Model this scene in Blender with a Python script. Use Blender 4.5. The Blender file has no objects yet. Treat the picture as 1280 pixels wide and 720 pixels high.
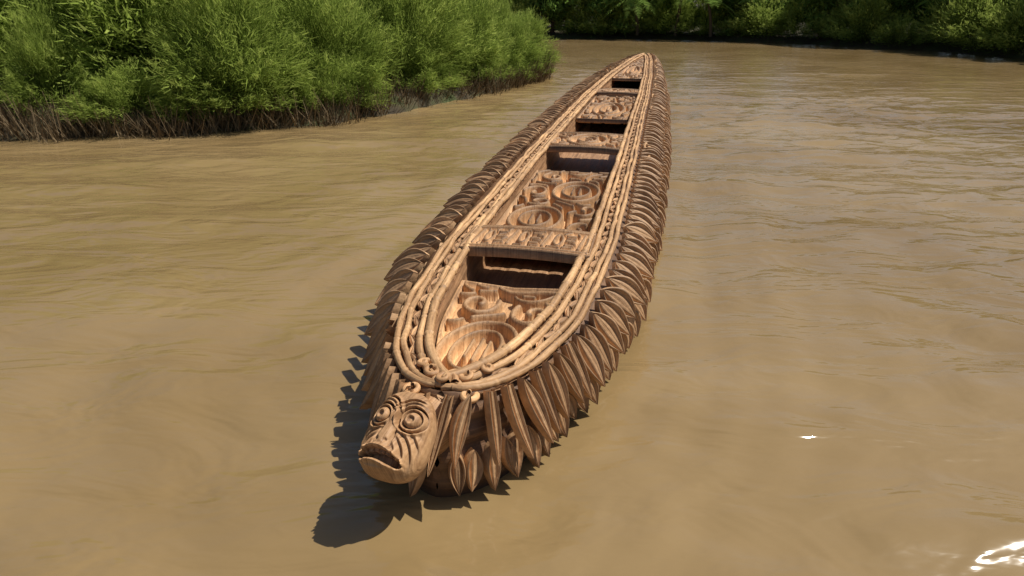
import bpy, math, random
import numpy as np
from mathutils import Vector, kdtree, Matrix
rng=np.random.default_rng(7); random.seed(7)
sc=bpy.context.scene
sc.view_settings.view_transform='Standard'
try: sc.view_settings.look='None'
except Exception: pass
sc.view_settings.exposure=0

# ------------------------------------------------------------ mesh builder (quads only)
class MB:
    def __init__(s): s.V=[];s.F=[];s.A=[];s.n=0
    def raw(s,V,F,A):
        s.V.append(V);s.F.append(F+s.n);s.A.append(A);s.n+=len(V)
    def grid(s,P,uv,tint=0.5,flip=False):
        nu,nv=P.shape[:2]
        idx=np.arange(nu*nv).reshape(nu,nv)
        a,b,c,d=idx[:-1,:-1],idx[1:,:-1],idx[1:,1:],idx[:-1,1:]
        F=np.stack([a,b,c,d] if not flip else [a,d,c,b],-1).reshape(-1,4)
        A=np.concatenate([uv.reshape(-1,2),np.full((nu*nv,1),tint)],1)
        s.raw(P.reshape(-1,3),F,A)
    def arrays(s): return np.concatenate(s.V),np.concatenate(s.F),np.concatenate(s.A)
    def build(s,name,mat,parent=None,smooth=True):
        V=np.concatenate(s.V).astype(np.float32);F=np.concatenate(s.F).astype(np.int32);A=np.concatenate(s.A).astype(np.float32)
        me=bpy.data.meshes.new(name)
        me.vertices.add(len(V));me.vertices.foreach_set('co',V.ravel())
        me.loops.add(F.size);me.loops.foreach_set('vertex_index',F.ravel())
        me.polygons.add(len(F));me.polygons.foreach_set('loop_start',np.arange(0,F.size,4,dtype=np.int32))
        me.polygons.foreach_set('use_smooth',np.full(len(F),smooth))
        me.update(calc_edges=True)
        at=me.attributes.new('guv','FLOAT_VECTOR','POINT');at.data.foreach_set('vector',A.ravel())
        me.materials.append(mat)
        ob=bpy.data.objects.new(name,me);sc.collection.objects.link(ob)
        if parent: ob.parent=parent
        return ob
def norm(a): return a/np.maximum(np.linalg.norm(a,axis=-1,keepdims=True),1e-9)
def empty(name,loc=(0,0,0),rz=0):
    e=bpy.data.objects.new(name,None);e.location=loc;e.rotation_euler=(0,0,rz);e.empty_display_size=.3
    sc.collection.objects.link(e);return e

# ------------------------------------------------------------ materials
def newmat(name):
    m=bpy.data.materials.new(name);m.use_nodes=True
    nt=m.node_tree;nt.nodes.clear()
    out=nt.nodes.new('ShaderNodeOutputMaterial')
    return m,nt,out
def N(nt,t,**kw):
    n=nt.nodes.new(t)
    for k,v in kw.items():
        if k.startswith('i_'):
            key=k[2:]
            n.inputs[int(key) if key.isdigit() else key.replace('_',' ')].default_value=v
        else: setattr(n,k,v)
    return n
def ramp(nt,stops):
    r=nt.nodes.new('ShaderNodeValToRGB');e=r.color_ramp.elements
    while len(e)<len(stops): e.new(.5)
    for i,(p,c) in enumerate(stops): e[i].position=p;e[i].color=(*c,1) if len(c)==3 else c
    return r
def mixc(nt,bt,fac,a,b):
    m=nt.nodes.new('ShaderNodeMix');m.data_type='RGBA';m.blend_type=bt
    L=nt.links
    for s,v in ((m.inputs[0],fac),(m.inputs[6],a),(m.inputs[7],b)):
        if isinstance(v,(int,float)): s.default_value=v
        elif isinstance(v,tuple): s.default_value=(*v,1)
        else: L.new(v,s)
    return m.outputs[2]

def wood(name,dark,mid,light,gs=1.0,pt=.93):
    m,nt,out=newmat(name);L=nt.links
    b=N(nt,'ShaderNodeBsdfPrincipled',i_Roughness=.62)
    at=N(nt,'ShaderNodeAttribute',attribute_name='guv')
    sep=N(nt,'ShaderNodeSeparateXYZ');L.new(at.outputs['Vector'],sep.inputs[0])
    off=N(nt,'ShaderNodeMath',operation='MULTIPLY',i_1=37.);L.new(sep.outputs[2],off.inputs[0])
    cm=N(nt,'ShaderNodeCombineXYZ');
    mu=N(nt,'ShaderNodeMath',operation='MULTIPLY',i_1=5.*gs);L.new(sep.outputs[0],mu.inputs[0])
    mv=N(nt,'ShaderNodeMath',operation='MULTIPLY',i_1=85.*gs);L.new(sep.outputs[1],mv.inputs[0])
    L.new(mu.outputs[0],cm.inputs[0]);L.new(mv.outputs[0],cm.inputs[1]);L.new(off.outputs[0],cm.inputs[2])
    g=N(nt,'ShaderNodeTexNoise',i_Scale=1.,i_Detail=4.,i_Roughness=.65,i_Distortion=.6);L.new(cm.outputs[0],g.inputs['Vector'])
    tc=N(nt,'ShaderNodeTexCoord')
    big=N(nt,'ShaderNodeTexNoise',i_Scale=2.3,i_Detail=3.);L.new(tc.outputs['Object'],big.inputs['Vector'])
    spk=N(nt,'ShaderNodeTexNoise',i_Scale=38.,i_Detail=2.);L.new(tc.outputs['Object'],spk.inputs['Vector'])
    r=ramp(nt,[(.25,dark),(.5,mid),(.78,light)]);L.new(g.outputs[0],r.inputs[0])
    r2=ramp(nt,[(.3,(.68,.63,.6)),(.7,(1.2,1.18,1.14))]);L.new(big.outputs[0],r2.inputs[0])
    c=mixc(nt,'MULTIPLY',.8,r.outputs[0],r2.outputs[0])
    r3=ramp(nt,[(.3,(.7,.66,.62)),(.6,(1.08,1.08,1.08))]);L.new(spk.outputs[0],r3.inputs[0])
    c=mixc(nt,'MULTIPLY',.5,c,r3.outputs[0])
    rt=ramp(nt,[(0,(.72,.67,.62)),(1,(1.22,1.22,1.2))]);L.new(sep.outputs[2],rt.inputs[0])
    c=mixc(nt,'MULTIPLY',.8,c,rt.outputs[0])
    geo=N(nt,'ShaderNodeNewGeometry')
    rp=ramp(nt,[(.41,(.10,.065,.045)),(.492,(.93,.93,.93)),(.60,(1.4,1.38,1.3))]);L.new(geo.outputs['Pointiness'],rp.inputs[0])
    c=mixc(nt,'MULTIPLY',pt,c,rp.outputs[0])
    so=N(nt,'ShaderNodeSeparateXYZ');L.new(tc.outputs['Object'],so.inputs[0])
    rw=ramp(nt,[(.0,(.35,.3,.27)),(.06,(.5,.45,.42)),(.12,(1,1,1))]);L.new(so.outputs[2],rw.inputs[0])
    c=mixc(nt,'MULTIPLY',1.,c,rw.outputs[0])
    L.new(c,b.inputs['Base Color'])
    rr=N(nt,'ShaderNodeMapRange',i_3=.46,i_4=.76);L.new(g.outputs[0],rr.inputs[0]);L.new(rr.outputs[0],b.inputs['Roughness'])
    ad=N(nt,'ShaderNodeMath',operation='ADD');L.new(g.outputs[0],ad.inputs[0]);L.new(spk.outputs[0],ad.inputs[1])
    bm=N(nt,'ShaderNodeBump',i_Strength=.6,i_Distance=.005);L.new(ad.outputs[0],bm.inputs['Height'])
    L.new(bm.outputs[0],b.inputs['Normal']);L.new(b.outputs[0],out.inputs[0])
    return m
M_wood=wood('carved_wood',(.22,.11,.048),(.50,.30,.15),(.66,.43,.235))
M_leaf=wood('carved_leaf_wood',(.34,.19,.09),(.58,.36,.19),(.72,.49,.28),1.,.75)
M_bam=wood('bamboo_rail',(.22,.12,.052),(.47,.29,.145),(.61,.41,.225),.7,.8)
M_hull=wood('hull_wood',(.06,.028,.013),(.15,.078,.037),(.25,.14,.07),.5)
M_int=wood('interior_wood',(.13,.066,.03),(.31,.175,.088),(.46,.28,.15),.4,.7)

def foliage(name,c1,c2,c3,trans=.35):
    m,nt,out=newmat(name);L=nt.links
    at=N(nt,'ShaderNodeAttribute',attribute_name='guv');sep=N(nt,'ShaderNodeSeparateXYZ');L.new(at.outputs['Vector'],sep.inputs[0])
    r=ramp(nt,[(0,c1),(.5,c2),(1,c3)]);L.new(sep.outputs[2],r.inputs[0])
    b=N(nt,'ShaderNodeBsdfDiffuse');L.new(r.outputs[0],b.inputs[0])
    if trans>0:
        t=N(nt,'ShaderNodeBsdfTranslucent');L.new(r.outputs[0],t.inputs[0])
        mx=N(nt,'ShaderNodeMixShader',i_0=trans);L.new(b.outputs[0],mx.inputs[1]);L.new(t.outputs[0],mx.inputs[2]);L.new(mx.outputs[0],out.inputs[0])
    else: L.new(b.outputs[0],out.inputs[0])
    return m
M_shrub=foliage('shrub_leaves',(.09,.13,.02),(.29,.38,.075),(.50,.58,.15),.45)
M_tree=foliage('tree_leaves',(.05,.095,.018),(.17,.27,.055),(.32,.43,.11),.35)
M_dry=foliage('dry_stalks',(.06,.042,.022),(.18,.13,.075),(.36,.28,.17),0)
M_bark=foliage('bark',(.05,.035,.022),(.09,.065,.04),(.14,.10,.07),.0)

# ------------------------------------------------------------ canoe profile
LEN=22.7
def table(kq,kv):
    q=np.linspace(-.3,1.1,2801)
    kq=np.array(kq);kv=np.array(kv)
    v=np.sign(q)*np.interp(np.abs(q),kq,kv)
    k=np.exp(-np.linspace(-2.5,2.5,101)**2);k/=k.sum()
    v=np.convolve(v,k,'same')
    return q,v
_R=table([0,.066,.133,.21,.318,.514,.727,.84,.94,.985,1,1.1],[0,.20,.38,.54,.65,.68,.66,.57,.37,.20,.06,-.8])
_W=table([0,.094,.188,.28,.44,.594,.785,.9,.95,.985,1,1.1],[0,.36,.62,.85,1.01,1.07,1.01,.80,.62,.36,.2,-.7])
def Rf(q): return np.maximum(np.interp(q,*_R),0.0)
def Wf(q): return np.maximum(np.interp(q,*_W),0.0)
def If(q): return np.maximum(Rf(q)-.17,0.0)
def sof(q): return LEN*q*q
def qof(s): return np.sqrt(np.maximum(s,0)/LEN)
def bend(s): return .40*np.clip(s/LEN,0,1.1)**3
def zg(s): 
    s=np.asarray(s,float); return .50+.22*np.clip(s/LEN,0,1.1)**3+.05*np.exp(-np.abs(s)/.5)
def side(q,h,sg):
    q=np.asarray(q,float);h=np.asarray(h,float)
    s=sof(q);g=np.sin(np.minimum(h,1)*np.pi/2)-np.maximum(h-1,0)*.5
    R=Rf(q)+.03;W=Wf(q)+.03
    x=sg*(R+(W-R)*g)+bend(s)
    y=s-(.03+.14*g)*np.exp(-(q/.09)**2)+ .12*g*np.exp(-((1-q)/.03)**2)
    bw=np.exp(-(s/1.1)**2)
    pz=1.75-.5*bw
    z=np.where(h<=1,zg(s)*(1-np.clip(h,0,1)**pz)*1.0,-(h-1)*.6)
    return np.stack([x,y,z],-1)
def side_frame(q,h,sg):
    e=1e-3
    P=side(q,h,sg);Tq=norm(side(q+e,h,sg)-P);Th=norm(side(q,h+e*5,sg)-P)
    n=norm(np.cross(Tq,Th))
    if n[0]*sg<0 and q>.1: n=-n
    elif n[2]<0: n=-n
    return P,Tq,Th,n
canoe=empty('carved_canoe',(-.345,2.737,0),-math.atan(.218))

# hull outer
mb=MB()
for sg in (-1,1):
    q=np.linspace(0,1,520);h=np.linspace(0,1.4,44)
    Q,H=np.meshgrid(q,h,indexing='ij');P=side(Q,H,sg)
    S=sof(Q)
    rel=.016*np.sin(H*30)+.012*np.sin(S*9+H*9)*np.sin(H*13+S*2)
    P[...,0]+=sg*(rel-.03)
    mb.grid(P,np.stack([S,H*.6],-1),.9,flip=(sg>0))
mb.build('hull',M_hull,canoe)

# deck band, inner wall, floor
mb=MB()
for sg in (-1,1):
    q=np.linspace(0.0,1,700);v=np.linspace(0,1,12)
    Q,Vv=np.meshgrid(q,v,indexing='ij');S=sof(Q)
    x=If(Q)-.012+(Rf(Q)+.045-If(Q)+.012)*Vv
    z=zg(S)-.026+.006*np.sin(S*40+Vv*6)
    y=S-.03*Vv*np.exp(-(Q/.09)**2)
    mb.grid(np.stack([sg*x+bend(S),y,z],-1),np.stack([S,x],-1),.2,flip=(sg<0))
    v=np.linspace(0,1,22);Q,Vv=np.meshgrid(q,v,indexing='ij');S=sof(Q)
    x=np.maximum(If(Q)-.01,0)*(1-.12*Vv**2)+.008*np.abs(np.sin(Vv*math.pi*4))
    z=zg(S)-.02-Vv*(zg(S)-.08)
    mb.grid(np.stack([sg*x+bend(S),S,z],-1),np.stack([S,Vv*.4],-1),.9,flip=(sg>0))
q=np.linspace(0,1,500);v=np.linspace(-1,1,60);Q,Vv=np.meshgrid(q,v,indexing='ij');S=sof(Q)
mb.grid(np.stack([If(Q)*.93*Vv+bend(S),S,.16+.012*np.abs(np.sin(Vv*math.pi*3.5))**.3],-1),np.stack([S,If(Q)*Vv],-1),.9)
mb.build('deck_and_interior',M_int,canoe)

# ------------------------------------------------------------ tubes
def tube(mb,P,r,m=10,up=None,tint=.5,flat=1.0):
    P=np.asarray(P,float);n=len(P)
    r=np.broadcast_to(np.asarray(r,float),(n,))
    T=norm(np.gradient(P,axis=0))
    if up is None: up=np.tile([0,0,1.],(n,1))
    B=norm(np.cross(T,up));Nn=np.cross(B,T)
    a=np.linspace(-math.pi/2,1.5*math.pi,m+1)
    ring=B[:,None,:]*np.cos(a)[None,:,None]+Nn[:,None,:]*(np.sin(a)*flat)[None,:,None]
    V=P[:,None,:]+ring*r[:,None,None]
    L=np.concatenate([[0],np.cumsum(np.linalg.norm(np.diff(P,axis=0),axis=1))])
    uv=np.stack(np.broadcast_arrays(L[:,None],(a*float(r.mean()))[None,:]),-1)
    mb.grid(V,uv,tint)
def railpath(offfn,zoff,sg,q0=0,q1=1,n=6000):
    q=np.linspace(q0,q1,n);s=sof(q)
    P=np.stack([sg*offfn(q)+bend(s),s,zg(s)+zoff],-1)
    L=np.concatenate([[0],np.cumsum(np.linalg.norm(np.diff(P,axis=0),axis=1))])
    k=int(L[-1]/.012);t=np.linspace(0,L[-1],k)
    return np.stack([np.interp(t,L,P[:,i]) for i in range(3)],-1),t
def bamboo(mb,P,t,r,spacing,wob=.006,bulge=.22,neck=.1):
    nodes=[0.];
    while nodes[-1]<t[-1]: nodes.append(nodes[-1]+spacing*rng.uniform(.6,1.45))
    nodes=np.array(nodes)
    d=np.min(np.abs(t[:,None]-nodes[None,:]),axis=1)
    rad=r*(1+bulge*np.exp(-(d/.010)**2)-neck*np.exp(-((d-.022)/.010)**2)+.06*np.interp(t,nodes,rng.uniform(-1,1,len(nodes))))
    wx=np.interp(t,nodes,rng.uniform(-wob,wob,len(nodes)));wz=np.interp(t,nodes,rng.uniform(-wob,wob,len(nodes)))
    P=P.copy();P[:,0]+=wx;P[:,2]+=wz
    seg=np.searchsorted(nodes,t)
    cuts=np.flatnonzero(np.diff(seg))+1
    cuts=np.concatenate([[0],cuts,[len(t)]])
    for i in range(len(cuts)-1):
        a,c=cuts[i],min(cuts[i+1]+1,len(t))
        if c-a<3: continue
        tube(mb,P[a:c],rad[a:c],12,tint=float(rng.uniform(.0,1.)))
mb=MB()
for sg in (-1,1):
    for off,zo,r,sp in ((lambda q:If(q)+.0,.026,.028,.24),(lambda q:If(q)+.060,.010,.021,.27)):
        P,t=railpath(off,zo,sg,q0=.0,q1=.985);bamboo(mb,P,t,r,sp,.006,.24,.18)
    P,t=railpath(lambda q:Rf(q)-.015,.010,sg,0,1);bamboo(mb,P,t,.019,.2,.008,.18,.12)
    P,t=railpath(lambda q:Rf(q)+.03,.006,sg,0,1);bamboo(mb,P,t,.020,.22,.008,.18,.12)
mb.build('bamboo_rails',M_bam,canoe)

# ------------------------------------------------------------ carved leaves
NU=19
uu=np.linspace(0,1,NU)
vv=np.array([-1,-1,-.94,-.85,-.75,-.66,-.58,-.48,-.3,-.1,0,.1,.3,.48,.58,.66,.75,.85,.94,1,1]);
_a=np.abs(vv)
PR=np.where(_a>.66,.85*np.sqrt(np.clip(1-((_a-.84)/.19)**2,0,1)),0)
PR=np.where(_a<=.66,-.45+1.15*np.sqrt(np.clip(1-(_a/.54)**2,0,1)),PR)
PR=PR-.30*np.exp(-(vv/.09)**2)
PR[0]=PR[-1]=-1.3
def leaf(mb,P,D,Nn,ln,wd,T=.03,curl=.25,tint=.5,kind=0):
    D=D/np.linalg.norm(D);Nn=Nn-D*np.dot(D,Nn);Nn/=np.linalg.norm(Nn);B=np.cross(Nn,D)
    w=np.sin(math.pi*np.clip(uu,0,1)**.85)**.95;w=np.clip(w,0.03,1)
    if kind==1:
        w=np.clip(np.sin(math.pi*uu**.55)**.85,.03,1);w=np.where(uu<.45,.75+.25*np.sin(uu/.45*math.pi/2),w)
    if kind==2: w=np.clip((1-uu)**.8*(.55+uu*1.3),.03,1)
    sw=.07*rng.uniform(-1,1)
    U=uu[:,None];V=vv[None,:]
    hgt=T*PR[None,:]*(.3+.7*w[:,None])
    hgt=np.where((PR<-1)[None,:],-T*1.3,hgt)
    Pp=P+D*(U*ln)[...,None]+B*(V*w[:,None]*wd*.5+sw*ln*np.sin(U*2.5))[...,None]+Nn*(hgt+curl*ln*U**2*.35)[...,None]
    mb.grid(Pp,np.stack(np.broadcast_arrays(U*ln,V*wd*.5),-1),tint,flip=True)
mb=MB()
qd=np.linspace(0,1,5000)
for sg in (-1,1):
    rimP=side(qd,np.full_like(qd,.0),sg);arc=np.concatenate([[0],np.cumsum(np.linalg.norm(np.diff(rimP,axis=0),axis=1))])
    outP=side(qd,np.full_like(qd,.7),sg);arcW=np.concatenate([[0],np.cumsum(np.linalg.norm(np.diff(outP,axis=0),axis=1))])
    for row in (0,1):
        A=arc if row==0 else arcW
        t=.05*row+.02
        while t<A[-1]-.02:
            q=float(np.interp(t,A,qd));s=sof(q)
            far=min(max((s-4)/8,0),1);bow=math.exp(-(s/.8)**2);mid_=1-bow
            tint=float(rng.uniform(0.15,1))
            if row==0:
                h0=.02;ln=rng.uniform(.31,.36)+.04*bow+.03*far;wd=(.075+.105*mid_+.03*far)*rng.uniform(.9,1.1)
                lean=.10*mid_+rng.normal()*.10;lift=.05+.025*mid_;curl=rng.uniform(.05,.4)+.2*bow;step=wd*1.12*(1-.16*mid_)*rng.uniform(.95,1.15);kd=0
                if bow>.4: kd=2 if rng.random()<.35 else 0
                roll=(1.05 if sg>0 else .75)*mid_
            else:
                h0=.58;ln=rng.uniform(.20,.25)+.06*far;wd=(.08+.09*mid_+.04*far)*rng.uniform(.85,1.15)
                lean=.1+rng.normal()*.12;lift=.02;curl=rng.uniform(.2,.6);step=wd*rng.uniform(.95,1.15);kd=0
                roll=.9*mid_
            P,Tq,Th,n=side_frame(max(q,.002),h0,sg)
            if row==0:
                P2=side(max(q,.002),.66,sg);Th=(P2-P)/np.linalg.norm(P2-P);n=norm(np.cross(Tq,Th));n=n if (n[2]>0) else -n
            up_=(.16+.10*mid_) if sg>0 else (.2+.25*mid_)
            D=Th+Tq*lean*(1 if q<.97 else 0)+np.array([0,0,up_ if row==0 else .12])
            nn=n-Tq*roll
            leaf(mb,P+n*lift,D,nn,ln,wd,.030,curl,tint,kd)
            if row==0 and s>5 and rng.random()<.3:
                th=np.linspace(0,rng.uniform(5,9),36);rad=rng.uniform(.05,.08)*(1-th/th[-1]*.75)
                n2=norm(nn);T2=norm(Tq-n2*np.dot(n2,Tq));H2=np.cross(n2,T2)
                c=P+n*.12+Th*rng.uniform(.05,.25)
                pts=c+np.outer(rad*np.cos(th+sg),T2)+np.outer(rad*np.sin(th+sg),H2)
                tube(mb,pts,np.linspace(.02,.009,36),7,up=np.tile(n2,(36,1)),tint=tint)
            t+=step
    t=.15;A=arc;k=0
    while t<A[-1]-.15:
        q=float(np.interp(t,A,qd));s=float(sof(q));k+=1
        x=float(If(q))+.107;
        if float(Rf(q))>.2:
            P=np.array([sg*x+float(bend(s)),s,float(zg(s))-.008])
            e=1e-3;Tn=np.array([sg*(float(If(q+e))-float(If(q))),float(sof(q+e))-s,0]);Tn/=np.linalg.norm(Tn)
            O=np.array([sg*Tn[1]*1.,-sg*Tn[0]*1.,0]) 
            leaf(mb,P-O*.012*(1 if k%2 else -1),Tn+O*(.2 if k%2 else -.2),np.array([0,0,1.]),rng.uniform(.11,.19),.042,.013,0,float(rng.uniform(.0,.7)),1 if k%3 else 0)
        t+=rng.uniform(.10,.16)
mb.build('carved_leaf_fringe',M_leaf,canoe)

# ------------------------------------------------------------ carved relief panels
def arcpts(cx,cy,rx,ry,a0,a1,rot=0,step=.006):
    n=max(6,int(abs(a1-a0)*max(rx,ry)/step));a=np.linspace(a0,a1,n)
    x=rx*np.cos(a);y=ry*np.sin(a);c,s=math.cos(rot),math.sin(rot)
    return np.stack([cx+x*c-y*s,cy+x*s+y*c],-1)
def spiral(cx,cy,r,turns,a0=0,dirn=1,asp=1.3):
    n=int(turns*2*math.pi*r/.006)+8;a=np.linspace(0,turns*2*math.pi,n);rr=r*(1-.85*a/a[-1])
    return np.stack([cx+rr*np.cos(a0+dirn*a),cy+asp*rr*np.sin(a0+dirn*a)],-1)
def seg(x0,y0,x1,y1,n=40): return np.stack([np.linspace(x0,x1,n),np.linspace(y0,y1,n)],-1)
def filler(x0,x1,y0,y1,strokes,w,gap,tries,inside,lmax=.5,res=.006,smin=.05,asp=1.0):
    nx=int((x1-x0)/res)+3;ny=int((y1-y0)/res)+3
    occ=np.zeros((nx,ny),bool)
    X=x0+np.arange(nx)*res;Y=y0+np.arange(ny)*res
    def mark(pts,ww):
        rad=ww+gap
        for p in pts[::2]:
            i0=max(int((p[0]-rad-x0)/res),0);i1=min(int((p[0]+rad-x0)/res)+2,nx);j0=max(int((p[1]-rad-y0)/res),0);j1=min(int((p[1]+rad-y0)/res)+2,ny)
            if i1<=i0 or j1<=j0: continue
            occ[i0:i1,j0:j1]|=((X[i0:i1,None]-p[0])**2+(Y[None,j0:j1]-p[1])**2)<rad*rad
    for p,ww in strokes: mark(p,ww+w*.8)
    out=[]
    for _ in range(tries):
        p=np.array([random.uniform(x0,x1),random.uniform(y0,y1)]);ang=random.uniform(0,6.283);cv=random.uniform(-1,1)*12;dc=random.uniform(-1,1)*30
        ww=w*random.uniform(.8,1.2);pts=[];l=0
        while l<lmax:
            i=int((p[0]-x0)/res+.5);j=int((p[1]-y0)/res+.5)
            if not(0<=i<nx and 0<=j<ny) or not inside(p[0],p[1],ww): break
            if occ[i,j] : break
            pts.append(p.copy());p=p+np.array([math.cos(ang),math.sin(ang)*asp])*.006;ang+=cv*.006;cv+=dc*.006;l+=.006
        if len(pts)*.006>smin:
            pts=np.array(pts);mark(pts,ww*2);out.append((pts,ww))
    return out
def relief(mb,y0,y1,hw,zfn,strokes,depth,res=.009,thick=.07,border=.02,tint=.5):
    ny=int((y1-y0)/res)+1;mw=max(hw(y) for y in np.linspace(y0,y1,20));nx=int(2*mw/res)+1
    kd=kdtree.KDTree(sum(len(p) for p,_ in strokes));wl=[];i=0
    for p,w in strokes:
        for a in p: kd.insert((a[0],a[1],0),i);wl.append(w);i+=1
    kd.balance()
    ys=np.linspace(y0,y1,ny);xs=np.linspace(-1,1,nx)
    hws=np.array([hw(y) for y in ys]);
    Hh=np.zeros((ny,nx))
    for j in range(ny):
        for k in range(nx):
            x=xs[k]*hws[j];y=ys[j]
            co,ix,d=kd.find((x,y,0));w=wl[ix]
            Hh[j,k]=math.sqrt(max(0,1-(d/w)**2))**.55 if d<w else 0
            e=min(hws[j]-abs(x),y-y0,y1-y)
            if e<border: Hh[j,k]=max(Hh[j,k],.85)
    J=np.r_[0,np.arange(ny),ny-1];K=np.r_[0,np.arange(nx),nx-1]
    X=(xs[None,:]*hws[:,None])[J][:,K];Yv=np.repeat(ys[:,None],nx,1)[J][:,K]
    Z=(np.vectorize(zfn)(X,Yv))+depth*(Hh[J][:,K]-1)
    Z[0,:]-=thick;Z[-1,:]-=thick;Z[:,0]-=thick*.5;Z[:,-1]-=thick*.5
    P=np.stack([X+bend(Yv),Yv,Z],-1)
    mb.grid(P,np.stack([Yv,X],-1),tint)
mb=MB()
IH=lambda s:max(float(If(qof(s)))-.02,.02)
def ins(hwf,y0,y1,b): return lambda x,y,w: abs(x)<hwf(y)-b-w and y0+b+w<y<y1-b-w
y0,y1=.16,1.72
st=[(arcpts(-.03,.74,.225,.37,0,6.3,-.12),.024),(arcpts(-.03,.72,.14,.26,0,6.3,-.12),.020),
    (seg(-.075,.61,-.075,.83),.018),(seg(-.02,.58,-.02,.86),.018),(seg(.035,.61,.035,.83),.018),
    (spiral(.22,1.27,.15,1.15,2.5,1),.028),(spiral(-.19,1.38,.145,1.15,.4,-1),.028),(arcpts(.28,.86,.07,.2,0,6.3,.15),.020)]
st+=filler(-.46,.46,y0,y1,st,.022,.014,2500,ins(IH,y0,y1,.02),smin=.08)
relief(mb,y0,y1,IH,lambda x,y:float(zg(y))-.10-.03*(1-abs(x)/.45),st,.085,res=.0065,tint=.85)
y0,y1=2.62,5.25
st=[]
for cx,cy in ((-.13,3.25),(.14,4.3)):
    for r,w in ((.25,.032),(.15,.027)):
        st.append((arcpts(cx,cy,r,r*1.6,0,6.3),w))
    st.append((seg(cx+.035,cy-.11,cx+.035,cy+.11),.022));st.append((seg(cx-.04,cy-.11,cx-.04,cy+.11),.022))
st+=[(spiral(.31,2.98,.12,1.0,1,1,1.6),.03),(spiral(-.29,4.2,.15,1.1,3,-1,1.7),.032),(spiral(-.2,4.9,.15,1.1,2,1,1.3),.032),(spiral(.32,3.6,.12,1.0,4,1,1.7),.03)]
st+=filler(-.5,.5,y0,y1,st,.030,.022,5000,ins(IH,y0,y1,.02),lmax=.6,smin=.1)
relief(mb,y0,y1,IH,lambda x,y:float(zg(y))-.06,st,.17,res=.009,thick=.05,tint=.85)
y0,y1=9.1,12.2
st=[(arcpts(0,10.3,.29,.8,0,6.3),.035),(arcpts(0,10.3,.16,.48,0,6.3),.033),(arcpts(0,10.3,.03,.2,0,6.3),.03),(spiral(.23,11.6,.15,1.0,2,1,2),.035),(spiral(-.23,11.6,.15,1.0,1,-1,2),.035)]
st+=filler(-.5,.5,y0,y1,st,.033,.024,4000,ins(IH,y0,y1,.02),smin=.12)
relief(mb,y0,y1,IH,lambda x,y:float(zg(y))-.03,st,.10,res=.014,tint=.7)
y0,y1=15.4,22.3
IH2=lambda s:max(float(If(qof(s)))-.01,.015)
st=[(arcpts(0,17.5,.18,1.1,0,6.3),.033),(arcpts(0,17.5,.07,.65,0,6.3),.03)]
st+=filler(-.42,.42,y0,y1,st,.032,.024,5000,ins(IH2,y0,y1,.01),smin=.12)
relief(mb,y0,y1,IH2,lambda x,y:float(zg(y))+.0,st,.08,res=.02,tint=.7)
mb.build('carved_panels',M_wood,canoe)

def bench(name,y0,y1,z,seed,mid=None):
    random.seed(seed);mb=MB()
    h=float(If(qof((y0+y1)/2)))+.045;hw=lambda s:h
    st=[];cy=(y0+y1)/2;L=(y1-y0)
    for yy in (y0+.05,y1-.05): st.append((seg(-h+.03,yy,h-.03,yy,150),.017))
    if mid=='oval': st+=[(arcpts(0,cy,.27,L*.34,0,6.3),.032),(arcpts(0,cy,.13,L*.18,0,6.3),.03)]
    if mid=='bars':
        for i,xx in enumerate(np.linspace(-h+.09,h-.09,10)):
            if i%3==0: st.append((seg(xx-.015,y0+.11,xx+.015,y1-.11),.019))
            elif i%3==1: st.append((arcpts(xx,cy,.034,L*.22,0,6.3),.015))
            else:
                for f in (.3,.5,.7): st.append((seg(xx-.03,y0+L*f,xx+.03,y0+L*f,16),.018))
    st+=filler(-h,h,y0,y1,st,.013 if L<.7 else .03,.008 if L<.7 else .02,3500,lambda x,y,w:abs(x)<h-.02-w and y0+.02+w<y<y1-.02-w,smin=.05)
    relief(mb,y0,y1,hw,lambda x,y:float(zg(y))+z-.02*(x/h)**2,st,.042 if L<.7 else .07,res=.007 if L<.7 else .011,thick=.085,border=.018,tint=.8)
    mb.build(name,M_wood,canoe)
bench('thwart_near',2.02,2.58,.070,3,'bars')
bench('thwart_middle',6.15,7.25,.06,5,'oval')
bench('thwart_far',12.2,12.9,.045,6,None)

# ------------------------------------------------------------ carved figurehead
def bump(d,w): return np.exp(-(d/w)**2)
def sg_(v,w): return 1/(1+np.exp(-np.clip(v/w,-60,60)))
NR,NA=190,320
r=np.linspace(0,1,NR);a=np.linspace(0,2*math.pi,NA)
Rr,Aa=np.meshgrid(r,a,indexing='ij')
ca,sa=np.cos(Aa),np.sin(Aa)
pw=2.7;rho=1/((np.abs(ca)**pw+np.abs(sa)**pw)**(1/pw))
x=ca*Rr*rho*.172;y=sa*Rr*rho*.228
x=x*(1+.10*(-y/.235))
z=.085*(1-Rr**4)**.5
d=np.zeros_like(x)
sn=sg_(-(y-.06),.05)
d+=.080*sn*np.exp(-(np.abs(x)/(.105))**3.5)*np.clip((.12-y)/.25,0,1)
nw=.018+.026*np.clip((.10-y)/.22,0,1)
d+=.022*np.exp(-(np.abs(x)/nw)**5)*sg_(y+.085,.008)*sg_(.13-y,.012)
d-=.014*bump(np.abs(x)-nw-.009,.006)*sg_(y+.09,.01)*sg_(.12-y,.012)
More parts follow.
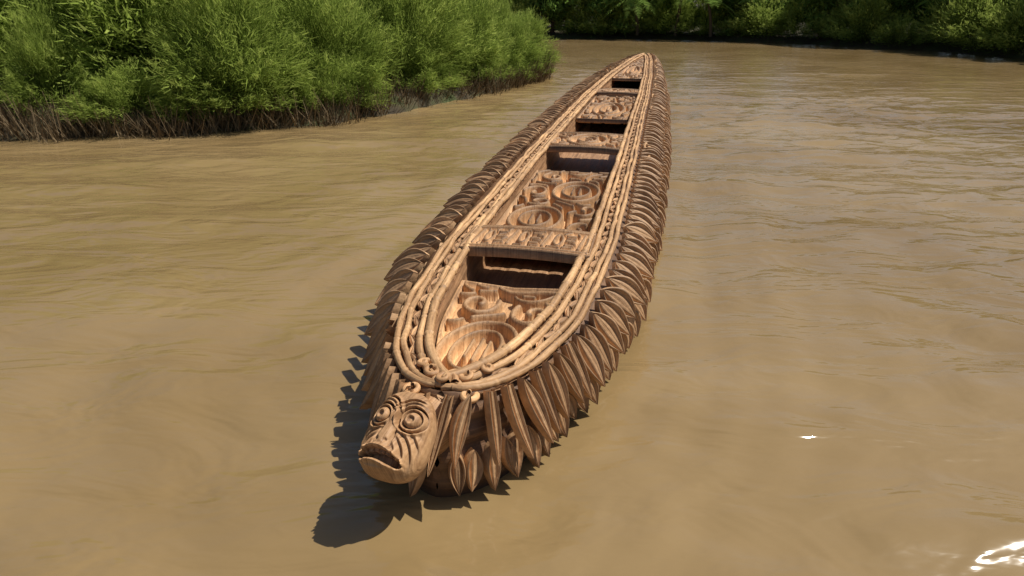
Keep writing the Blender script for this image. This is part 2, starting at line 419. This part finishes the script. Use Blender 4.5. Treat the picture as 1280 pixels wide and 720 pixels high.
for sx in (-1,1):
    ex=(x-sx*.088);ey=(y-.07);re=np.sqrt(ex**2+(ey*1.02)**2)
    d+=-.026*bump(re,.065)+.050*np.sqrt(np.clip(1-(re/.042)**2,0,1))
    d+=.018*bump(re-.055,.0075)+.016*bump(re-.077,.0065)
    d-=.022*bump(re-.0665,.005)
    d-=.020*sg_(.016-re,.002)
    up=sg_(ey+.01,.01)
    d+=up*(.015*bump(re-.097,.007)+.012*bump(re-.118,.007)-.018*bump(re-.1075,.005))
    rc=np.sqrt((x-sx*.0)**2+(y+.13)**2)
    ck=sg_(sx*x-.065,.008)*sg_(-.005-y,.012)
    d+=ck*(.012*np.cos((rc-.09)*2*math.pi/.032))
    d-=.016*bump(np.sqrt((x-sx*.024)**2+(y+.064)**2),.010)
mx=(x)/.122;my=(y+.148-.016*np.cos(mx*2.2))
mo=np.clip(1-np.abs(mx)**4,0,1)
slit=.027*np.sqrt(mo)
im=(np.abs(my)<slit)&(np.abs(mx)<1)
d+=.020*bump((np.abs(my)-slit-.010),.009)*sg_(1.06-np.abs(mx),.02)
d=np.where(im,d-.095,d)
teeth=im&(my>0.012)&(np.abs(((x*30)%1)-.5)<.36)
d=np.where(teeth,d+.06,d)
d*=np.clip((1-Rr)*7,0,1)
F=np.stack([x,y,z+d],-1)
back=np.stack([x[::-1],y[::-1],-.20*(1-Rr[::-1]**2.4)**.5],-1)
mb=MB();UVh=np.stack([y,x],-1)
mb.grid(F,UVh,.6);mb.grid(back,UVh[::-1],.5)
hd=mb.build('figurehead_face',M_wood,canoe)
fwd=Vector((-.20,-.58,.79)).normalized()
right=Vector((1,-.20,.06));upv=fwd.cross(right).normalized()
if upv.z<0: upv=-upv
right=upv.cross(fwd).normalized()
Mx=Matrix((right,upv,fwd)).transposed().to_4x4();Mx.translation=Vector((-.145,-.255,.42))
hd.data.transform(Mx@Matrix.Diagonal((.96,.96,.9,1)));hd.data.update()
mb=MB()
t=np.linspace(0,1,30);P=np.stack([-.12+.12*t,-.20+.40*t,.33+.06*t],-1)
tube(mb,P,.12+.05*np.sin(t*3.14),24,tint=.4)
for i,(cx,cy,rr,dr,a0) in enumerate([(.0,.03,.055,1,0),(-.10,.10,.05,-1,2),(.10,.10,.05,1,1),(.17,.2,.045,-1,3),(-.17,.2,.045,1,0),(.02,.13,.05,-1,4),(-.15,-.02,.05,1,2),(.13,-.01,.045,-1,1)]):
    p=spiral(cx,cy,rr,1.1,a0,dr,1.2);P=np.concatenate([p,np.full((len(p),1),.585-.008*i)],1)
    P[:,2]+=np.linspace(-.015,.02,len(p));tube(mb,P,np.linspace(.020,.011,len(p)),9,tint=.2+.1*i)
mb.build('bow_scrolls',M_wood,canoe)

# ------------------------------------------------------------ river outline, terrain, water
left=[(-160,6),(-60,9),(-22,11.0),(-11,12.0),(-6.2,12.9),(-3.8,14.3),(-2.9,16.0),(-1.4,18.3),(0,20.8),(1.0,22.8),(1.15,24.3),(.4,25.6),(-3,28),(-12,33),(-40,38),(-160,44)]
right=[(-160,62),(-40,57),(-6,55),(6,54),(13,52.5),(19,47),(24,38),(25,28),(22.5,20),(20,12),(18,2),(18,-20),(20,-160)]
riv=np.array(left+right+[(-160,-160)],float)
def sdf(X,Y):
    px=X.ravel();py=Y.ravel();dmin=np.full(px.shape,1e9);ins=np.zeros(px.shape,bool)
    n=len(riv)
    for i in range(n):
        a=riv[i];b=riv[(i+1)%n];e=b-a;wx=px-a[0];wy=py-a[1]
        t=np.clip((wx*e[0]+wy*e[1])/(e@e),0,1);dmin=np.minimum(dmin,np.hypot(wx-t*e[0],wy-t*e[1]))
        c=((a[1]>py)!=(b[1]>py))
        if abs(e[1])>1e-9: ins^=c&(px<(b[0]-a[0])*(py-a[1])/(b[1]-a[1])+a[0])
    return (np.where(ins,-dmin,dmin)).reshape(X.shape)
def vnoise(X,Y,sc_,seed=0,k_=9):
    r_=np.random.default_rng(seed);out=0
    for k in range(k_):
        a=r_.uniform(0,6.28);f=sc_*r_.uniform(.6,2.2);out=out+np.sin((X*math.cos(a)+Y*math.sin(a))*f+r_.uniform(0,6.28))/3
    return out
def axis(lo,hi,core0,core1,stp,far):
    c=np.arange(core0,core1,stp);l=core0-np.geomspace(stp,core0-lo,far)[::-1];r_=core1+np.geomspace(stp,hi-core1,far)
    return np.r_[l,c,r_]
gx=axis(-900,900,-30,32,.35,60);gy=axis(-900,1500,-6,62,.35,60)
X,Y=np.meshgrid(gx,gy,indexing='ij');sd=sdf(X,Y)+.35*vnoise(X,Y,1.1,3)
Z=np.where(sd<0,-.8*np.clip(-sd,0,1.5)/1.0-.05,0)+np.where(sd>0,.4*(1-np.exp(-sd/.35))+.03*np.clip(sd,0,40),0)
Z+=np.where(sd>0,.12*vnoise(X,Y,1.6,5)*np.clip(sd,0,1),0)
m,nt,out=newmat('river_bank_soil');L=nt.links
tc=N(nt,'ShaderNodeTexCoord');n1=N(nt,'ShaderNodeTexNoise',i_Scale=1.4,i_Detail=8.);L.new(tc.outputs['Object'],n1.inputs['Vector'])
r1=ramp(nt,[(.3,(.03,.02,.012)),(.5,(.06,.048,.022)),(.7,(.05,.07,.018))]);L.new(n1.outputs[0],r1.inputs[0])
b=N(nt,'ShaderNodeBsdfPrincipled',i_Roughness=.95);L.new(r1.outputs[0],b.inputs['Base Color'])
bb=N(nt,'ShaderNodeBump',i_Strength=.8,i_Distance=.1);L.new(n1.outputs[0],bb.inputs['Height']);L.new(bb.outputs[0],b.inputs['Normal']);L.new(b.outputs[0],out.inputs[0])
mb=MB();mb.grid(np.stack([X,Y,Z],-1),np.stack([X,Y],-1));mb.build('ground',m)

gx=axis(-900,900,-9,10,.06,90);gy=axis(-900,1200,.8,22,.065,110)
X,Y=np.meshgrid(gx,gy,indexing='ij')
th=math.atan(.218);dx=X+.345;dy=Y-2.737
S=dx*math.sin(th)+dy*math.cos(th);Lt=dx*math.cos(th)-dy*math.sin(th)-bend(np.clip(S,0,LEN))
Wd=np.interp(qof(np.clip(S,0,LEN)),*_W);dist=np.abs(Lt)-np.maximum(Wd,0)
dist=np.where(S<0,np.hypot(Lt,S*1.)-.15,dist)
den=np.clip(1-np.maximum(np.abs(X)-9,0)/20-np.maximum(Y-20,0)/30,0.0,1)
lw=vnoise(X,Y,.5,11)
wx_=X+.25*vnoise(X,Y,.9,41);wy_=Y+.18*vnoise(X,Y,1.1,42)
patch=np.clip(.6+.5*vnoise(X,Y,.45,43),.1,1.5)
Z=.022*vnoise(wx_*.5,wy_*1.7,1.7,21)+.015*patch*vnoise(wx_*.6,wy_*1.7,4.2,22,14)+.0045*patch*vnoise(wx_,wy_*1.4,9.5,23,14)
dd=dist+.35*lw
wk=np.sin(dd*6.5)*np.exp(-np.clip(dist,0,9)/2.2)*(.5+.5*vnoise(X,Y,.7,12))
Z=Z+.026*wk*(dist>-.1)+.010*np.sin(dd*15+lw)*np.exp(-np.clip(dist,0,9)/1.3)*(.6+.4*vnoise(X,Y,1.5,13))
Z=Z*den
m,nt,out=newmat('muddy_water');L=nt.links
tc=N(nt,'ShaderNodeTexCoord')
mp=N(nt,'ShaderNodeMapping');mp.inputs['Scale'].default_value=(.7,1.7,1);L.new(tc.outputs['Object'],mp.inputs[0])
w1=N(nt,'ShaderNodeTexNoise',i_Scale=1.3,i_Detail=3.,i_Roughness=.5,i_Distortion=.8);L.new(mp.outputs[0],w1.inputs['Vector'])
w2=N(nt,'ShaderNodeTexNoise',i_Scale=6.,i_Detail=2.,i_Roughness=.45,i_Distortion=.4);L.new(mp.outputs[0],w2.inputs['Vector'])
cl=N(nt,'ShaderNodeTexNoise',i_Scale=.25,i_Detail=4.,i_Distortion=.6);L.new(tc.outputs['Object'],cl.inputs['Vector'])
rc=ramp(nt,[(.3,(.205,.135,.056)),(.7,(.295,.205,.096))]);L.new(cl.outputs[0],rc.inputs[0])
b=N(nt,'ShaderNodeBsdfPrincipled',i_Roughness=.09,i_IOR=1.45);L.new(rc.outputs[0],b.inputs['Base Color'])
b1=N(nt,'ShaderNodeBump',i_Strength=.8,i_Distance=.08);L.new(w1.outputs[0],b1.inputs['Height'])
b2=N(nt,'ShaderNodeBump',i_Strength=.45,i_Distance=.016);L.new(w2.outputs[0],b2.inputs['Height']);L.new(b1.outputs[0],b2.inputs['Normal'])
L.new(b2.outputs[0],b.inputs['Normal']);L.new(b.outputs[0],out.inputs[0])
mb=MB();mb.grid(np.stack([X,Y,Z],-1),np.stack([X,Y],-1));mb.build('river_water',m)

# ------------------------------------------------------------ vegetation (merged meshes)
def blades(mb,P,D,ln,wd,tint,droop=0):
    n=len(P);D=norm(D);R_=norm(np.cross(D,rng.normal(size=(n,3))))
    tip=P+D*ln[:,None];tip[:,2]-=droop*ln
    V=np.stack([P-R_*wd[:,None]*.5,P+R_*wd[:,None]*.5,tip+R_*wd[:,None]*.12,tip-R_*wd[:,None]*.12],1).reshape(-1,3)
    F=np.arange(4*n).reshape(n,4)
    A=np.zeros((4*n,3));A[:,2]=np.repeat(np.clip(tint,0,1),4)
    mb.raw(V,F,A)
def shrub_mesh(seed,h=2.6,rad=1.5,n=12000,wm=1.):
    g=np.random.default_rng(seed);mb=MB()
    ns=90
    az=g.uniform(0,2*math.pi,ns);ti=np.sqrt(g.uniform(0,1,ns))
    base=np.stack([np.cos(az)*.35*ti,np.sin(az)*.35*ti,np.zeros(ns)],-1)
    hh=h*(1-.72*ti**2.2)*g.uniform(.75,1.08,ns)
    end=np.stack([np.cos(az)*rad*ti,np.sin(az)*rad*ti,hh],-1)
    k=g.integers(0,ns,n);t=g.beta(2.8,1.0,n)
    ctr=base[k]*.5+end[k]*.5+np.array([0,0,.125*h])
    P=((1-t)**2)[:,None]*base[k]+(2*t*(1-t))[:,None]*ctr[:]+(t**2)[:,None]*end[k]
    P+=g.normal(size=(n,3))*(.04+.10*t)[:,None]
    out=norm(end[k]-np.array([0,0,h*.3]))
    D=out*.8+g.normal(size=(n,3))*.36+np.array([0,0,.35])
    clt=g.uniform(-.2,.2,ns)[k]
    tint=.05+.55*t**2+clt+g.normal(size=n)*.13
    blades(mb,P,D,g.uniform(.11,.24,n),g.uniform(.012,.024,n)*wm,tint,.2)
    for i in range(ns//2):
        e=end[i];m_=26;q=np.linspace(0,1,m_)
        dr=norm(np.array([e[0],e[1],h*.6]))
        Ps=e+np.outer(q*.4,dr);Ps[:,2]-=.18*q**2
        blades(mb,Ps+g.normal(size=(m_,3))*.02,dr+g.normal(size=(m_,3))*.5,np.full(m_,.12),np.full(m_,.014),np.full(m_,.75)+g.normal(size=m_)*.1)
    return mb.arrays()
def stalks_mesh(seed):
    g=np.random.default_rng(seed);mb=MB();n=420
    P=np.stack([g.uniform(-.9,.9,n),g.uniform(-.3,.9,n),np.zeros(n)],-1)
    P[:,2]=-.1+g.uniform(0,.3,n)
    D=np.stack([g.normal(size=n)*.45,g.normal(size=n)*.35-.25,np.ones(n)],-1)
    blades(mb,P,D,g.uniform(.2,.75,n),g.uniform(.012,.028,n),g.uniform(0,1,n)*.8)
    return mb.arrays()
protoS=[shrub_mesh(20+i,2.6+.2*i,1.45+.1*i,16000) for i in range(3)]
protoL=[shrub_mesh(30+i,2.6+.2*i,1.5+.1*i,6000,1.6) for i in range(3)]
protoD=[stalks_mesh(50+i) for i in range(2)]
def tree_mesh(seed,h=8,n=5200):
    g=np.random.default_rng(seed);mb=MB();mt=MB()
    t=np.linspace(0,1,14);P=np.stack([.4*np.sin(t*2+seed),.3*np.sin(t*3),t*h*.75],-1)
    tube(mt,P,.2*(1-.7*t)+.02,8,up=np.tile([1.,0,0],(14,1)))
    cl=[]
    for i in range(26):
        t0=g.uniform(.12,1);b0=np.array([np.interp(t0,t,P[:,j]) for j in range(3)]);az=g.uniform(0,6.28);ln=g.uniform(.8,2.6)*(1.25-t0*.5)
        e=b0+np.array([math.cos(az)*ln,math.sin(az)*ln,g.uniform(.2,1.4)])
        q=np.linspace(0,1,7)[:,None];pp=b0+(e-b0)*q+np.array([0,0,.3])*np.sin(q*3.14)
        tube(mt,pp,np.linspace(.07,.02,7),6,up=np.tile([0.3,0.2,1.],(7,1)));cl.append(e)
    cl=np.array(cl);k=g.integers(0,len(cl),n);rad=g.uniform(.55,1.15,len(cl))
    v=norm(g.normal(size=(n,3)))*(g.uniform(0,1,n)**.5)[:,None]*rad[k][:,None]*np.array([1,1,.75])
    Pn=cl[k]+v;D=g.normal(size=(n,3))+v*.8+np.array([0,0,-.1])
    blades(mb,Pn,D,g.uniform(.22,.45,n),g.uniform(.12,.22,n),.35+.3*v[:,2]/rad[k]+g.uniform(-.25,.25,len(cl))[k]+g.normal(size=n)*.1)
    return mb.arrays(),mt.arrays()
protoT=[tree_mesh(70+i,7.5+i) for i in range(3)]
def place(mb,proto,loc,rz,scl):
    V,F,A=proto;c,s=math.cos(rz),math.sin(rz)
    W=V*np.array(scl);W=np.stack([W[:,0]*c-W[:,1]*s,W[:,0]*s+W[:,1]*c,W[:,2]],-1)+np.array(loc)
    mb.raw(W,F,A)
lp=np.array(left[1:14]);
def along(pts,step):
    L_=np.r_[0,np.cumsum(np.hypot(*np.diff(pts,axis=0).T))];t=np.arange(0,L_[-1],step)
    x=np.interp(t,L_,pts[:,0]);y=np.interp(t,L_,pts[:,1])
    e=.2;dx=np.interp(t+e,L_,pts[:,0])-x;dy=np.interp(t+e,L_,pts[:,1])-y;d=np.hypot(dx,dy)+1e-9
    return x,y,dx/d,dy/d
main=[(-5.9,14.3,1.1,1.15),(-4.2,15.8,1.0,1.05),(-2.8,18.1,1.05,1.25),(-1.5,20.4,1.0,1.1),(-.35,22.3,.8,.85),(.35,23.9,.80,.66)]
for i,(x,y,s_,hz) in enumerate(main):
    mb=MB()
    place(mb,protoS[i%3],(x,y,.12),rng.uniform(0,6),(s_,s_,hz))
    place(mb,protoL[(i+1)%3],(x-.5,y+.8,.02),2.1,(s_*.7,s_*.7,hz*.55))
    place(mb,protoS[(i+2)%3],(x+.1,y-.35,.0),4.1,(s_*.8,s_*.8,hz*.45))
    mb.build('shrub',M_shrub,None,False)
mb=MB()
X_,Y_,DX,DY=along(lp,1.5)
for i in range(len(X_)):
    nx,ny=-DY[i],DX[i]
    if X_[i]<-24: continue
    for row,(o,sz) in enumerate(((.65,.62),(2.6,1.1),(4.8,1.5))):
        if row and i%5==2: continue
        if row==0 and X_[i]>-7 : sz=.45
        if row and X_[i]>-2.8 : continue
        x=X_[i]+nx*o+rng.normal()*.3;y=Y_[i]+ny*o+rng.normal()*.3
        if Y_[i]>25.7: continue
        pr=protoS if row<1 else protoL
        place(mb,pr[int(rng.integers(3))],(x,y,.0+.15*row),rng.uniform(0,6),(sz*rng.uniform(.9,1.35),)*2+(sz*rng.uniform(.75,1.3),))
for x,y in ((-4.5,22),(-6,20),(-3.,24.3),(-5,25),(-7.5,23)):
    place(mb,protoL[int(rng.integers(3))],(x,y,.3),rng.uniform(0,6),(1.3,1.3,1.2))
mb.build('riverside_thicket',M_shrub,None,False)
mb=MB()
X_,Y_,DX,DY=along(lp,.6)
for i in range(len(X_)):
    nx,ny=-DY[i],DX[i]
    if rng.random()<.1 or X_[i]<-24: continue
    place(mb,protoD[i%2],(X_[i]+nx*.05,Y_[i]+ny*.05,rng.uniform(-.2,.05)),math.atan2(DY[i],DX[i])+rng.normal()*.3,(1,1,rng.uniform(.6,1.35)))
mb.build('dry_reeds',M_dry,None,False)
dt=empty('distant_trees');mc=MB();mt=MB();mu_=MB()
def put_tree(x,y,s_,z=.4):
    c,t=protoT[int(rng.integers(3))];rz=rng.uniform(0,6)
    place(mc,c,(x,y,z),rz,(s_,)*3);place(mt,t,(x,y,z),rz,(s_,)*3)
rp_=np.array(right[:-2])
X_,Y_,DX,DY=along(rp_,2.5)
for i in range(len(X_)):
    nx,ny=-DY[i],DX[i]
    if X_[i]<-30: continue
    for o in (1.6,5):
        put_tree(X_[i]+nx*o+rng.normal()*.5,Y_[i]+ny*o+rng.normal()*.5,rng.uniform(.6,1.05),.0)
    for j in range(2):
        s_=rng.uniform(.6,1.3)
        place(mu_,protoL[int(rng.integers(3))],(X_[i]+nx*.4+rng.normal()*.7,Y_[i]+ny*.5,.0),rng.uniform(0,6),(s_*1.2,s_*1.2,s_))
for i in range(8): put_tree(rng.uniform(-30,-8),rng.uniform(21,28),rng.uniform(.7,.95))
mc.build('crowns',M_tree,dt,False);mt.build('trunks',M_bark,dt);mu_.build('undergrowth',M_shrub,dt,False)
def palm(x,y,h):
    e=empty('palm_tree',(x,y,.3),rng.uniform(0,6));mt=MB();mb=MB()
    t=np.linspace(0,1,16);P=np.stack([.5*t**2,.2*t,h*t],-1);tube(mt,P,.13-.04*t,8,up=np.tile([1.,0,0],(16,1)))
    mt.build('trunk',M_bark,e)
    for i in range(20):
        az=rng.uniform(0,6.28);el=rng.uniform(-.2,1.1);q=np.linspace(0,1,40)
        D=np.array([math.cos(az)*math.cos(el),math.sin(az)*math.cos(el),math.sin(el)])
        Ps=P[-1]+np.outer(q*2.3,D);Ps[:,2]-=1.3*q**2
        sd_=norm(np.cross(D,[0,0,1.]))
        for sg in (-1,1):
            DD=sd_*sg+D*.6+np.array([0,0,-.35])+rng.normal(size=(40,3))*.08
            blades(mb,Ps,DD,.6*np.sin(q*2.8+.3),np.full(40,.05),np.full(40,.6)+rng.normal(size=40)*.15)
    mb.build('fronds',M_tree,e,False)
palm(9.5,52.2,2.6);palm(12.2,51.4,3.2);palm(14.3,49.5,2.4)

# ------------------------------------------------------------ light, sky, camera
sun_dir=Vector((.60,.16,1.0)).normalized()
sl=bpy.data.lights.new('sun','SUN');sl.energy=5.0;sl.angle=math.radians(.5);sl.color=(1,.95,.86)
so=bpy.data.objects.new('sun',sl);sc.collection.objects.link(so);so.rotation_euler=sun_dir.to_track_quat('Z','Y').to_euler()
w=bpy.data.worlds.new('World');sc.world=w;w.use_nodes=True;nt=w.node_tree
bg=nt.nodes['Background'];sky=nt.nodes.new('ShaderNodeTexSky');sky.sky_type='NISHITA';sky.sun_disc=False
sky.sun_elevation=math.asin(sun_dir.z);sky.sun_rotation=math.atan2(sun_dir.x,sun_dir.y);sky.dust_density=2.
nt.links.new(sky.outputs[0],bg.inputs[0]);bg.inputs[1].default_value=.075
cam=bpy.data.cameras.new('camera');co=bpy.data.objects.new('camera',cam);sc.collection.objects.link(co)
co.location=(0,0,2.3);co.rotation_euler=(math.radians(90-23.75),0,0)
cam.sensor_fit='HORIZONTAL';cam.sensor_width=36;cam.lens=800/1280*36;cam.clip_end=4000;cam.clip_start=.05
sc.camera=co
